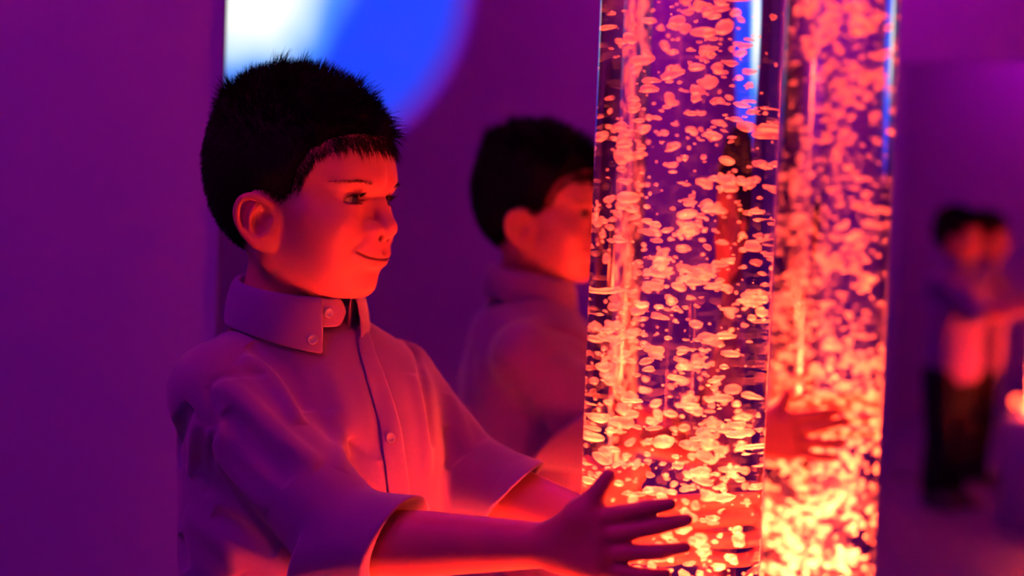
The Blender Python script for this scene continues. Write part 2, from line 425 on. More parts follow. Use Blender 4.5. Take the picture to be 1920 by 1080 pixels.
# ================================================================== the boy: body, arms, hands
TUBE_XY = np.array([-.294, 1.115]); TUBE_R = .073; TD = 1.155      # the tube's axis is TD along the lens axis at hand height
def cam_depth(p): return float((np.asarray(p, float)-CAM)@FW)
def on_tube(u, v, off, virtual=False, far=False):
    """the point at off outside the tube's wall that is seen at (u, v); virtual = seen in the mirror, carried back into the room"""
    o = P(u, v, 1.0)-CAM; c = TUBE_XY.copy()
    if virtual: c = np.array([c[0], 2*YM-c[1]])
    R = TUBE_R+off; a = o[0]**2+o[1]**2; w = -c; b = w[0]*o[0]+w[1]*o[1]; q = w@w-R*R
    disc = b*b-a*q; t = (-b-math.sqrt(max(disc, 0)))/a
    p = CAM+o*t
    return mirrored(p) if virtual else p
HAND_R = dict(
    wrist=P(1030, 1022, 1.128), palm=[on_tube(1118, 972, .013), on_tube(1124, 1004, .013), on_tube(1126, 1037, .013), on_tube(1122, 1068, .013)],
    fingers=[[(1165, 962, .0085), (1215, 952, .0068), (1256, 945, .0058)], [(1172, 998, .0085), (1238, 985, .0070), (1287, 975, .0058)],
             [(1175, 1036, .0085), (1238, 1034, .0068), (1284, 1027, .0056)], [(1168, 1072, .0085), (1214, 1078, .0066), (1248, 1076, .0052)]],
    thumb=[(1085, 968, .020), (1117, 928, .013), (1142, 893, .0085)])
HAND_L = dict(
    wrist=mirrored(P(1402, 826, 1.815)), palm=[on_tube(1482, 786, .013, True), on_tube(1486, 807, .013, True), on_tube(1486, 829, .013, True), on_tube(1482, 850, .013, True)],
    fingers=[[(1510, 781, .0085), (1540, 776, .0068), (1566, 772, .0058)], [(1515, 803, .0085), (1552, 796, .0070), (1586, 789, .0058)],
             [(1515, 829, .0085), (1552, 832, .0068), (1578, 830, .0056)], [(1508, 851, .0085), (1540, 857, .0066), (1563, 857, .0052)]],
    thumb=[(1450, 783, .020), (1466, 760, .013), (1476, 740, .0085)])
def build_hand(H, virtual):
    fr = [.0066, .0064, .0062, .0058, .0052]
    fingers = []
    for k, fg in enumerate(H['fingers']):
        sc = (1.0, 1.04, 1.0, .88)[k]
        pts = [H['palm'][k]]+[on_tube(*q, virtual) for q in fg]
        fingers.append((np.array(pts), np.array([.0078, .0066, .0059, .0050])*sc))
    th = [on_tube(*q, virtual) for q in H['thumb']]
    th = (np.array(th), np.array([.0105, .0078, .0060]))
    w = np.asarray(H['wrist'])
    def fn(p):
        d = None
        for k in range(4):
            a = w+(H['palm'][k]-w)*.25+(H['palm'][k]-H['palm'][1])*.18
            e = cap(p, a, H['palm'][k], .0120, .0098); d = e if d is None else smin(d, e, .012)
        t0 = w+(H['palm'][0]-w)*.18
        d = smin(d, cap(p, t0, th[0][0], .0115, .0110), .014)
        for pts, rad in fingers:
            sp = spline(np.column_stack([pts, rad]), 4)
            bump = .0006*np.exp(-((np.arange(len(sp))-4)/1.2)**2)+.0005*np.exp(-((np.arange(len(sp))-8)/1.2)**2)
            d = smin(d, chain(p, sp[:, :3], sp[:, 3]+bump), .0042)
        sp = spline(np.column_stack(th), 5); d = smin(d, chain(p, sp[:, :3], sp[:, 3]), .008)
        return d
    allp = np.concatenate([f[0] for f in fingers]+[th[0], w[None]])
    return fn, allp.min(0)-.02, allp.max(0)+.02

SH_R, SH_L = P(432, 738, 1.262), P(742, 694, 1.405)
_ax = SH_L-SH_R; TYAW = math.atan2(-_ax[0], _ax[1])-math.radians(5)
TR = rotz(TYAW)                                                  # the trunk: x forward, y to his left
_mid = (SH_L+SH_R)/2; TC = np.array([_mid[0], _mid[1], 0])+TR@np.array([-.028, 0, 0])
def T2W(q): return TC+TR@np.asarray(q, float)
SH_R, SH_L = T2W((.006, -.092, .900)), T2W((-.022, .130, .894))
def W2T(p): return (p-TC.astype(f32))@TR.astype(f32)
NECK = H2W((-.018, 0, -.145))
EL_R = P(662, 1018, 1.222); EL_L = P(884, 903, 1.415)
def arm_sdf(p, sh, el, wr):
    mid = el+(wr-el)*.35
    d = cap(p, sh, el, .036, .029)
    return smin(d, chain(p, [el, mid, wr+(wr-el)*-.02, wr+(wr-el)/np.linalg.norm(wr-el)*.012], [.0285, .0280, .0178, .0150]), .01)
def trunk_sdf(p):
    q = W2T(p)
    d = ell(q, (-.002, 0, .74), (.068, .100, .20))
    d = smin(d, cap(q, (-.006, -.080, .888), (-.006, .080, .888), .034), .04)
    d = smin(d, ell(q, (-.004, 0, .555), (.070, .098, .10)), .04)
    for s in (-1, 1):
        d = smin(d, chain(q, [(-.004, s*.052, .54), (.004, s*.056, .30), (-.010, s*.058, .075)], [.060, .042, .030]), .02)
        d = smin(d, cap(q, (-.012, s*.058, .045), (.085, s*.064, .030), .026, .020), .02)
    return d
_hr, _hrlo, _hrhi = build_hand(HAND_R, False); _hl, _hllo, _hlhi = build_hand(HAND_L, True)
hand_r = boxed(_hr, _hrlo, _hrhi); hand_l = boxed(_hl, _hllo, _hlhi)
_c = np.array([HC+HR@np.array([x, y, z]) for x in (-.13, .13) for y in (-.10, .10) for z in (-.14, .165)])
head_w = boxed(lambda p: head_sdf(W2H(p)), _c.min(0), _c.max(0))
def neck_w(p):
    q = W2H(p); return chain(q, [(-.004, 0, -.085), (-.018, 0, -.150), (-.022, 0, -.19)], [.0420, .050, .06])
def body_sdf(p):
    d = smin(trunk_sdf(p), neck_w(p), .03)
    for sh, el, H, hand in ((SH_R, EL_R, HAND_R, hand_r), (SH_L, EL_L, HAND_L, hand_l)):
        d = smin(d, arm_sdf(p, sh, el, np.asarray(H['wrist'])), .012)
        d = smin(d, hand(p), .008)
    return smin(d, head_w(p), .004)
# ================================================================== the boy's clothes
WR_R, WR_L = np.asarray(HAND_R['wrist']), np.asarray(HAND_L['wrist'])
AX_R = (WR_R-EL_R)/np.linalg.norm(WR_R-EL_R); AX_L = (WR_L-EL_L)/np.linalg.norm(WR_L-EL_L)
CE_R, CE_L = EL_R+AX_R*.046, EL_L+AX_L*.066                     # centres of the rolled cuffs' open ends
CF_R, CF_L = CE_R-AX_R*.062, CE_L-AX_L*.058
def sleeve(q_p, sh, el, ce, cf, r0, r1, rc, tilt):
    p = q_p
    m1 = sh+(el-sh)*.5
    d = chain(p, [sh, m1, el], [r0, (r0+r1)/2, r1])
    ax = (ce-cf)/np.linalg.norm(ce-cf)
    d = smin(d, cap(p, el, ce, r1, rc-.004), .012)
    n = ax+tilt; n = (n/np.linalg.norm(n)).astype(f32)
    return smax(d, (p-ce.astype(f32))@n+.004, .003)
def cuff(p, ce, cf, r0, rc, tilt):
    """a rolled cuff: a short flaring sleeve end with a real opening"""
    ax = (ce-cf)/np.linalg.norm(ce-cf); n = ax+tilt; n = (n/np.linalg.norm(n)).astype(f32)
    ln = np.linalg.norm(ce-cf)
    q = p-ce.astype(f32); t = q@ax.astype(f32); rad = np.sqrt(np.maximum((q*q).sum(1)-t*t, 0))
    s = np.clip((t+ln)/ln, -.5, 1.3); R = r0+(rc-r0)*s
    wob = .0012*rough_noise(p, 31, 6, 60, 120)
    body = rad-R-wob
    d = smax(body, q@n, .003); d = smax(d, -(q@n)-f32(ln*1.05), .004)
    return d
def hollow(p, ce, cf, rc, tilt):
    ax = (ce-cf)/np.linalg.norm(ce-cf); ln = np.linalg.norm(ce-cf)
    q = p-ce.astype(f32); t = q@ax.astype(f32); rad = np.sqrt(np.maximum((q*q).sum(1)-t*t, 0))
    return np.maximum(rad-f32(rc)-.15*np.clip(t, -.06, .02)+.001, -(t+f32(ln*.62)))
TILT_R = UP*-.50; TILT_L = UP*-.55+FW*.62
def shirt_trunk(p):
    q = W2T(p)
    d = ell(q, (-.002, .012, .760), (.092, .128, .225))
    d = smin(d, ell(q, (-.002, .010, .560), (.098, .128, .160)), .06)
    d = smin(d, ell(q, (.022, .016, .800), (.078, .114, .110)), .03)
    d = smin(d, ell(q, (.030, .052, .815), (.072, .080, .125)), .03)
    d = smin(d, cap(q, (-.006, -.066, .884), (-.004, .084, .886), .046), .05)
    d = smin(d, ell(q, (-.016, 0, .925), (.060, .066, .028)), .035)
    d = smin(d, ell(q, (-.044, 0, .830), (.052, .098, .10)), .03)
    return d
def shirt_plain(p):
    d = shirt_trunk(p)
    d = smin(d, sleeve(p, SH_R, EL_R, CE_R, CF_R, .045, .044, .040, TILT_R), .020)
    d = smin(d, sleeve(p, SH_L, EL_L, CE_L, CF_L, .044, .041, .037, TILT_L), .020)
    return d
def raymarch(fn, u, v, t0=.9):
    o = P(u, v, 1.0)-CAM; o = o/np.linalg.norm(o); t = t0
    for _ in range(160):
        d = float(fn((CAM+o*t)[None].astype(f32))[0]); t += d*.7
        if d < 2e-4: return CAM+o*t
        if t > 2.2: return None
    return CAM+o*t
def onshirt(pts, fn=None, n=4):
    out = [q for q in (raymarch(fn or shirt_plain, u, v) for u, v in pts) if q is not None]
    return spline(out, n) if len(out) > 1 else None
# creases and soft ridges: where they lie on the shirt, how wide, how deep (+ out, - in)
FOLDS = []
def fold(pts, r, amp):
    c = onshirt(pts)
    if c is not None: FOLDS.append((c, r, amp))
    else: print('fold misses', pts[0])
fold([(470, 640), (505, 663), (545, 702), (583, 769)], .0085, -.0085)     # deep crease from collar to sleeve
fold([(452, 668), (492, 690), (528, 730), (566, 792)], .0100, .0060)
fold([(405, 716), (460, 752), (533, 824), (600, 872)], .0110, .0055)                  # long ridges down the sleeve
fold([(420, 770), (480, 840), (540, 905)], .0100, -.0050)
fold([(396, 800), (430, 880), (500, 960)], .0100, .0045)
fold([(391, 722), (401, 770), (402, 813), (394, 870), (383, 930)], .0045, -.0030)      # armhole seam
fold([(391, 720), (420, 706), (455, 698), (505, 703)], .0045, -.0026)
fold([(358, 762), (343, 790), (333, 830), (338, 880)], .0065, -.0080)                 # pleat at the back
fold([(372, 790), (362, 840), (356, 890)], .0070, .0040)
fold([(620, 770), (632, 820), (640, 880)], .0090, .0035)
fold([(600, 680), (640, 760), (660, 860)], .0130, .0030)
fold([(700, 700), (712, 780), (704, 860)], .0120, -.0025)
fold([(760, 640), (792, 700), (805, 770), (812, 840)], .0080, -.0050)                 # armhole on the far side
fold([(775, 700), (800, 800), (802, 900)], .0110, .0030)
fold([(840, 740), (862, 800), (880, 850)], .0090, .0045)
fold([(835, 800), (850, 850), (840, 880)], .0080, -.0050)
fold([(400, 960), (460, 1000), (520, 1036)], .0080, -.0060)                           # under the sleeve
fold([(350, 960), (420, 1020), (450, 1075)], .0120, .0040)
fold([(340, 1000), (352, 1070)], .0100, -.0040)
# the side of the shirt that only the mirror sees
for (a, b, r, am) in [((-.09, .05, .90), (-.07, .12, .76), .010, -.006), ((-.10, -.02, .86), (-.105, .03, .62), .012, .004), ((-.06, .125, .80), (-.02, .128, .60), .012, -.005),
                      ((-.05, .10, .93), (.02, .15, .86), .010, .004), ((.02, .13, .72), (-.05, .125, .58), .012, .005), ((-.10, .04, .75), (-.08, .10, .60), .010, -.005)]:
    FOLDS.append((spline([T2W(a), T2W((np.array(a)+np.array(b))/2+np.array([-.006, .004, 0])), T2W(b)], 4), r, am))
for (sh, el) in ((SH_L, EL_L), (SH_R, EL_R)):
    for k, off in enumerate(((0, .05, .0), (-.03, .04, -.02), (.03, .045, .02))):
        a = sh+(el-sh)*(.15+.1*k)+off; FOLDS.append((spline([a, (a+el+off)/2+np.array([0, .006, .004]), el+np.array(off)*.8], 4), .010, .0045 if k % 2 else -.005))
FOLDS = [(c, r*.82, a*1.3) for c, r, a in FOLDS]
FBOX = [(c.min(0)-4*r, c.max(0)+4*r) for c, r, a in FOLDS]
def folds_at(p):
    o = np.zeros(len(p), f32)
    for (c, r, amp), (lo, hi) in zip(FOLDS, FBOX):
        m = ((p > lo) & (p < hi)).all(1)
        if not m.any(): continue
        q = p[m]; n = len(c)-1
        best = np.full(len(q), 9, f32); where = np.zeros(len(q), f32)
        for i in range(n):
            a = c[i].astype(f32); ba = (c[i+1]-c[i]).astype(f32); h = np.clip(((q-a)@ba)/max(float(ba@ba), 1e-9), 0, 1)
            e = ((q-a-h[:, None]*ba)**2).sum(1); w = e < best; best = np.where(w, e, best); where = np.where(w, (i+h)/n, where)
        o[m] += f32(amp*1.25)*np.exp(-best/f32(r*r))*np.sqrt(np.maximum(4*where*(1-where), 0))
    return o
NECK_A, NECK_B = H2W((-.010, 0, -.100)), H2W((-.006, 0, -.060))
def shirt_sdf(p):
    d = shirt_plain(p)
    near = np.abs(d) < .03
    if near.any():
        q = p[near]; w = folds_at(q)+.0011*rough_noise(q, 3, 9, 35, 90)+.0016*rough_noise(q*V3(1, 1, .45), 4, 7, 25, 60); d[near] = d[near]-w
    d = smin(d, cuff(p, CE_R, CF_R, .049, .0425, TILT_R), .003)
    d = smin(d, cuff(p, CE_L, CF_L, .046, .0400, TILT_L), .003)
    d = smax(d, -hollow(p, CE_R, CF_R, .0355, TILT_R), .003); d = smax(d, -hollow(p, CE_L, CF_L, .0325, TILT_L), .003)
    d = smax(d, -cap(p, NECK_A, H2W((-.002, 0, -.01)), .050), .004)                       # neck opening
    q = W2T(p); d = smax(d, f32(.505)+.006*np.sin(q[:, 1]*22)-q[:, 2], .004)
    return d

# ---------------- collar: a stand with a leaf folded over it, open at the throat
COL_C = np.array([P(560, 560, 1.352)[0], P(560, 560, 1.352)[1], 0])
def collar_mesh():
    aR, aL = math.radians(-13), math.radians(27); n = 72; m = 14; V = []; F = []
    for i in range(n+1):
        t = i/n; ang = aL+(2*math.pi-aL+aR)*t                      # 0 = the throat, growing round his left side, the nape, then his right
        s = math.cos(ang)                                         # 1 throat, -1 nape
        frontness = max(0, math.cos(ang))**2
        d = TR@np.array([math.cos(ang), math.sin(ang), 0])
        ztop = .997-.009*s; rt = .0555+.002*abs(math.sin(ang)); hang = .040+.012*frontness+.002*(1-frontness)
        zst = ztop-.036
        prof = [(rt-.0030, zst), (rt-.0035, zst+.018), (rt-.0020, ztop-.004), (rt+.0006, ztop), (rt+.0038, ztop-.0030)]
        for k in range(1, m-4):
            w = k/(m-5); prof.append((rt+.0045+.0065*w+.002*math.sin(w*3.1), ztop-.0030-(hang-.003)*w))
        for r, z in prof: V.append(COL_C+d*r+np.array([0, 0, z]))
    mm = len(prof)
    for i in range(n):
        for k in range(mm-1): F.append((i*mm+k, (i+1)*mm+k, (i+1)*mm+k+1, i*mm+k+1))
    return V, F
def band_mesh():
    """the collar stand showing at his right of the throat, with its rounded end"""
    V = []; F = []; n = 14
    for i in range(n+1):
        ang = math.radians(-30+47*i/n); d = TR@np.array([math.cos(ang), math.sin(ang), 0]); e = max(0, (i-n*.78)/(n*.22)); c = math.sqrt(max(0, 1-e*e*.98))
        ztop = .9870; h = .027
        for k in range(7):
            w = k/6-.5; V.append(COL_C+d*(.0560+.0010*math.cos(w*5))+np.array([0, 0, ztop-h/2+w*h*c]))
    for i in range(n):
        for k in range(6): F.append((i*7+k, (i+1)*7+k, (i+1)*7+k+1, i*7+k+1))
    return V, F
def grad(fn, q, e=.0012):
    q = np.asarray(q, float); g = np.array([float(fn((q+d)[None].astype(f32))[0]-fn((q-d)[None].astype(f32))[0]) for d in np.eye(3)*e]); return g/np.linalg.norm(g)
def front_sdf(p):
    d = shirt_trunk(p); near = np.abs(d) < .03
    if near.any(): q = p[near]; d[near] = d[near]-folds_at(q)-.0011*rough_noise(q, 3, 9, 35, 90)-.0016*rough_noise(q*V3(1, 1, .45), 4, 7, 25, 60)
    return d
def strip_mesh(left, right, off, cols=5, n=5):
    pr = [(raymarch(front_sdf, *l), raymarch(front_sdf, *r)) for l, r in zip(left, right)]; pr = [q for q in pr if q[0] is not None and q[1] is not None]
    a = spline([q[0] for q in pr], n); b = spline([q[1] for q in pr], n); V = []; F = []
    for q, w in zip(a, b):
        for k in range(cols):
            x = q+(w-q)*k/(cols-1)
            for _ in range(5): x = x-grad(front_sdf, x)*float(front_sdf(x[None].astype(f32))[0])
            V.append(x+grad(shirt_trunk, x)*(off*(1 if 0 < k < cols-1 else .8)))
    m = cols
    for i in range(len(a)-1):
        for k in range(m-1): F.append((i*m+k, i*m+k+1, (i+1)*m+k+1, (i+1)*m+k))
    return V, F
def button_at(q, nrm, r, name, mat_, parent):
    """a flat sewn button with a rim and four holes"""
    b = MB(); b.lathe([(0, .0004), (r*.62, .0004), (r*.72, .0011), (r*.9, .0013), (r, .0007), (r*.97, 0), (0, 0)], 24)
    o = b.build(name, mat_, None, True)
    z = Vector(nrm.tolist()); m = z.to_track_quat('Z', 'Y').to_matrix().to_4x4(); m.translation = Vector(q.tolist())
    o.matrix_world = m; bpy.context.view_layer.update(); o.parent = parent; o.matrix_parent_inverse = parent.matrix_world.inverted()
    return o

# ---------------- trousers and shoes
def trousers_sdf(p):
    q = W2T(p)
    d = ell(q, (-.004, 0, .540), (.083, .112, .095))
    for s in (-1, 1):
        d = smin(d, chain(q, [(-.004, s*.054, .52), (.004, s*.058, .30), (-.012, s*.060, .075)], [.072, .056, .048]), .03)
    d = d-.0016*rough_noise(q*V3(1, 1, .6), 8, 8, 30, 70)
    d = smax(d, q[:, 2]-.60, .003); d = smax(d, .062-q[:, 2], .003)
    return d
def shoe_sdf(p, s):
    q = W2T(p)
    d = cap(q, (-.020, s*.058, .040), (.075, s*.066, .030), .034, .028)
    d = smin(d, cap(q, (-.022, s*.058, .050), (-.016, s*.058, .075), .031, .029), .02)
    d = smax(d, .002-q[:, 2], .002)
    sole = smax(smin(cap(q, (-.020, s*.058, .012), (.078, s*.066, .012), .037, .032), d+.05, .001), np.abs(q[:, 2]-.009)-.008, .003)
    return smin(d, sole, .002)
# ================================================================== the room
WALLM = mat('lilac_paint', (.23, .11, .46), .75, bump=(180, .06))
CEILM = mat('ceiling_paint', (.20, .10, .40), .8)
FLOORM = mat('pale_vinyl_floor', (.12, .065, .22), .45)
YW = 1.508; X0, X1, Z1 = -3.6, 2.6, 2.55
b = MB(); b.box((X0-.1, YW, 0), (X1+.1, YW+.1, Z1)); tag(b.build('wall_back', WALLM), kind='structure')
b = MB(); b.box((X0-.1, -3.0, 0), (X0, YW, Z1)); tag(b.build('wall_left', WALLM), kind='structure')
b = MB(); b.box((X1, -3.0, 0), (X1+.1, YW, Z1)); tag(b.build('wall_right', WALLM), kind='structure')
b = MB(); b.box((X0-.1, -3.0, Z1), (X1+.1, YW+.1, Z1+.1)); tag(b.build('ceiling', CEILM), kind='structure')
b = MB(); b.box((X0-.1, -3.0, -.1), (X1+.1, YW+.1, 0)); tag(b.build('floor', FLOORM), kind='structure')
b = MB(); b.box((X0, YW-.012, 0), (-1.02, YW, .08), .004); tag(b.build('baseboard_back', WALLM), kind='structure')

MIRM = bpy.data.materials.new('mirror_silver'); MIRM.use_nodes = True
_g = only(MIRM, 'ShaderNodeBsdfGlossy'); _g.inputs['Color'].default_value = (.86, .84, .87, 1); _g.inputs['Roughness'].default_value = 0.0
EDGEM = mat('mirror_edge', (.10, .06, .16), .5)
def mirror_panel(name, label, w, h, loc, rz, group=None):
    """a big frameless acrylic mirror: silvered face and a thin edge band; its face looks along -y before turning"""
    t = empty(name, loc); t.rotation_euler = (0, 0, rz); tag(t, label, 'mirror', group); bpy.context.view_layer.update()
    f = mesh('mirror_face', [(0, 0, 0), (w, 0, 0), (w, 0, h), (0, 0, h)], [(0, 1, 2, 3)], MIRM, None, False); f.parent = t
    e = MB(); e.box((-.0, .0006, 0), (w, .010, h)); e.box((-.003, -.0008, 0), (.0, .010, h)); e.box((w, -.0008, 0), (w+.003, .010, h)); e.box((0, -.0008, h), (w, .010, h+.003))
    o = e.build('backing_panel', EDGEM); o.parent = t
    return t
ML = -.975
mirror_panel('wall_mirror', 'tall frameless wall mirror behind the boy and the bubble tube', 2.9, 2.3, (ML, YM, .06), 0)
# the second mirror, on the wall across the room: found from where the boy shows in it
_B = HC; _V = P(1790, 436, 5.65); _M = mirrored(_V)
_n = np.array([_B[0]-_M[0], _B[1]-_M[1]]); _n /= np.linalg.norm(_n); _mid = np.array([(_B[0]+_M[0])/2, (_B[1]+_M[1])/2])
RZ2 = math.atan2(_n[1], _n[0])-math.pi/2                       # how far the facing wall is turned from square
def on_wall2(x):                                               # the facing mirror's plane at this x
    return _mid[1]-(x-_mid[0])*_n[0]/_n[1]
b = MB(); yb = on_wall2(0)-.016
b.box((-4.2, -.1, 0), (4.2, 0, Z1)); o = b.build('wall_front', WALLM); o.location = (0, yb, 0); o.rotation_euler = (0, 0, RZ2); tag(o, kind='structure')
M2X = -.50
mirror_panel('facing_mirror', 'mirror on the wall across the room, seen only in reflection', 1.5, 1.48, (M2X+1.5*math.cos(RZ2), on_wall2(M2X+1.5*math.cos(RZ2)), .04), math.pi+RZ2)

# ---------------- the round projection on the facing wall: projector light painted on a glowing disc
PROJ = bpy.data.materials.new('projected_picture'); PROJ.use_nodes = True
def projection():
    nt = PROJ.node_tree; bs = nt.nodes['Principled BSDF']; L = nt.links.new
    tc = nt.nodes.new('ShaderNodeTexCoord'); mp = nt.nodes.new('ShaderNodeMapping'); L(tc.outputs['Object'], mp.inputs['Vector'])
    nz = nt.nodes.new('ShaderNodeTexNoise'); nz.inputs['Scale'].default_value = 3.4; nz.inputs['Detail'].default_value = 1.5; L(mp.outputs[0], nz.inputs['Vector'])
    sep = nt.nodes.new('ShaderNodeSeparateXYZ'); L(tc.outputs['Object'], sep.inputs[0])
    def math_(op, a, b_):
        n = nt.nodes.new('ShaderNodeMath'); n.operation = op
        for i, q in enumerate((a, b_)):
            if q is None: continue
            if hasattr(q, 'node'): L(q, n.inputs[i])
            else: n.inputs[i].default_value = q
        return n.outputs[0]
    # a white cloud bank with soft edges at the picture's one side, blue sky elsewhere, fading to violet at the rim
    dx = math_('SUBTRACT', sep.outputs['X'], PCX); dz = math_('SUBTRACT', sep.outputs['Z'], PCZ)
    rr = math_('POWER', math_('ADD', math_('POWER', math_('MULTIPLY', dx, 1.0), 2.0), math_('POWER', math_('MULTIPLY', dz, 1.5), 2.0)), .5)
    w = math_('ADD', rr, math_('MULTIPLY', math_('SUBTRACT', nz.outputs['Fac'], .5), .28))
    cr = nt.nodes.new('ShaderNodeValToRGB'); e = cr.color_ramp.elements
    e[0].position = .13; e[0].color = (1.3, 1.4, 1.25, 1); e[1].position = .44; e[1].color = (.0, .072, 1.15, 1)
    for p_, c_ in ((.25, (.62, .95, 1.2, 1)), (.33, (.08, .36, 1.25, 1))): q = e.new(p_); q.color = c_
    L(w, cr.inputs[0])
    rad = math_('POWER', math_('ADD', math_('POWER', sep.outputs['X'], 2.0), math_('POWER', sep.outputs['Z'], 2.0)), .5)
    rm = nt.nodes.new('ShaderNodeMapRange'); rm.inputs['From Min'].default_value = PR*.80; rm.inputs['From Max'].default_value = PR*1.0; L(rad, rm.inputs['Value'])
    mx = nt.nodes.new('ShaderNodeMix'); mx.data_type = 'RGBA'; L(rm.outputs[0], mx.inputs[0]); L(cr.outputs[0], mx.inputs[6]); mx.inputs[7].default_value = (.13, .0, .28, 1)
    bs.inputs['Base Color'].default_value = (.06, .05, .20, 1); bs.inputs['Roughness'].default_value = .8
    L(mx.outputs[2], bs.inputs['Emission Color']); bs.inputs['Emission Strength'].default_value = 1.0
def hit_wall2(u, v):                                            # where the facing wall is seen at (u, v) in the big mirror
    d = P(u, v, 1.0)-CAM; t = (YM-CAM[1])/d[1]; q = CAM+d*t; d = d*np.array([1, -1, 1])
    for _ in range(30):
        y = on_wall2(q[0])-.008; q = q+d*((y-q[1])/d[1])*.999
    return q
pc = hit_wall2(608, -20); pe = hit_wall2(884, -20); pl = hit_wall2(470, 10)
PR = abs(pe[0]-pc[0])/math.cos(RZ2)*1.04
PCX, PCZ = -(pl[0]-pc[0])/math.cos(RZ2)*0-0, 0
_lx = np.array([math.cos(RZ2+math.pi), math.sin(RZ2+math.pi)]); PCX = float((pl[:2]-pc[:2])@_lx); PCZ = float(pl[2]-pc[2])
projection()
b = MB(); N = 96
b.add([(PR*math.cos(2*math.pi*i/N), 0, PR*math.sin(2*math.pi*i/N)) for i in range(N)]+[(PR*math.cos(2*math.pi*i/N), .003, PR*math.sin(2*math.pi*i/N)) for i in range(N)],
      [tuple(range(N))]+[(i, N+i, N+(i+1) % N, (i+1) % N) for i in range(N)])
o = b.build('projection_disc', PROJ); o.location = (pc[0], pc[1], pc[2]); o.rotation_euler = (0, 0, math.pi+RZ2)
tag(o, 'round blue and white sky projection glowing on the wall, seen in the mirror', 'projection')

# ---------------- lamps: violet ceiling wash
def area(name, loc, size, col, power, target):
    l = bpy.data.lights.new(name, 'AREA'); l.shape = 'RECTANGLE'; l.size, l.size_y = size; l.color = col; l.energy = power
    o = bpy.data.objects.new(name, l); C.objects.link(o); o.location = loc
    o.rotation_euler = (Vector(target)-Vector(loc)).to_track_quat('-Z', 'Y').to_euler(); return o
HOUSM = mat('lamp_housing', (.05, .05, .05), .5)
def wash_lamp(loc, size, col, power, target, label, glow):
    t = empty('ceiling_lamp', loc); tag(t, label, 'lamp', 'violet ceiling lamps')
    d = (Vector(target)-Vector(loc)); t.rotation_euler = d.to_track_quat('-Z', 'Y').to_euler(); bpy.context.view_layer.update()
    w, h = size
    b = MB(); b.box((-w/2-.02, -h/2-.02, .012), (w/2+.02, h/2+.02, .07), .008); o = b.build('housing', HOUSM); o.parent = t
    o = mesh('diffuser', [(-w/2, -h/2, .010), (w/2, -h/2, .010), (w/2, h/2, .010), (-w/2, h/2, .010)], [(3, 2, 1, 0)], emis('violet_glow', col, glow), None, False); o.parent = t
    a = area('lamp_light', (0, 0, 0), size, col, power, (0, 0, -1)); a.rotation_euler = (0, 0, 0); a.parent = t
    return t
# ================================================================== the bubble tube
TX, TY = map(float, TUBE_XY); TUBE_B, TUBE_T = .13, 2.06; WALL_T = .0035
tube = empty('bubble_tube', (TX, TY, 0)); tag(tube, 'tall clear water tube full of glowing orange bubbles, held by the boy', 'bubble tube')
bpy.context.view_layer.update()
def glass(name, ior, col=(1, 1, 1), rough=0.0):
    m = bpy.data.materials.new(name); m.use_nodes = True; g = only(m, 'ShaderNodeBsdfGlass')
    g.inputs['IOR'].default_value = ior; g.inputs['Color'].default_value = (*col, 1); g.inputs['Roughness'].default_value = rough; return m
ACRYL = glass('clear_acrylic', 1.49); WATER = glass('water_in_acrylic', 1.333/1.49)
NS = 160
def column(name, r, z0, z1, m):
    """an upright closed cylinder whose wall is shaded round and whose ends are flat"""
    b = MB(); b.lathe([(r, z0+(z1-z0)*k/12) for k in range(13)], NS, (TX, TY, 0))
    for z, up in ((z0, False), (z1, True)):
        ring = [(TX+r*math.cos(2*math.pi*i/NS), TY+r*math.sin(2*math.pi*i/NS), z) for i in range(NS)]
        b.add(ring, [tuple(range(NS)) if up else tuple(range(NS))[::-1]])
    o = b.build(name, m, tube, True)
    for p in o.data.polygons: p.use_smooth = abs(p.normal.z) < .5
    return o
column('acrylic_tube', TUBE_R, TUBE_B, TUBE_T, ACRYL)
column('water', TUBE_R-WALL_T, TUBE_B+.004, TUBE_T-.06, WATER)
# base with its red LED collar, cap on top
BASEM = mat('violet_base_plastic', (.30, .20, .42), .4)
DRUM_T = .40  # unseen drum, made tall to block light from the tube's low part
b = MB(); b.lathe([(0, 0), (.160, 0), (.164, .012), (.162, DRUM_T-.035), (.150, DRUM_T-.008), (.130, DRUM_T), (.0760, DRUM_T), (.0745, TUBE_B+.02), (.0745, TUBE_B-.002), (0, TUBE_B-.002)], 72, (TX, TY, 0)); b.build('base', BASEM, tube, True)
b = MB(); b.lathe([(0, TUBE_T+.03), (.076, TUBE_T+.03), (.082, TUBE_T+.022), (.082, TUBE_T-.03), (.0735, TUBE_T-.03)], 64, (TX, TY, 0)); b.build('cap', BASEM, tube, True)
RED = (1.0, .058, .0140)
LED = emis('red_led', RED, 6.0)
b = MB(); b.lathe([(.0760, DRUM_T+.0005), (.092, DRUM_T+.0005), (.094, DRUM_T+.010), (.088, DRUM_T+.022), (.0760, DRUM_T+.024)], 72, (TX, TY, 0), True); b.build('led_collar', LED, tube, True)
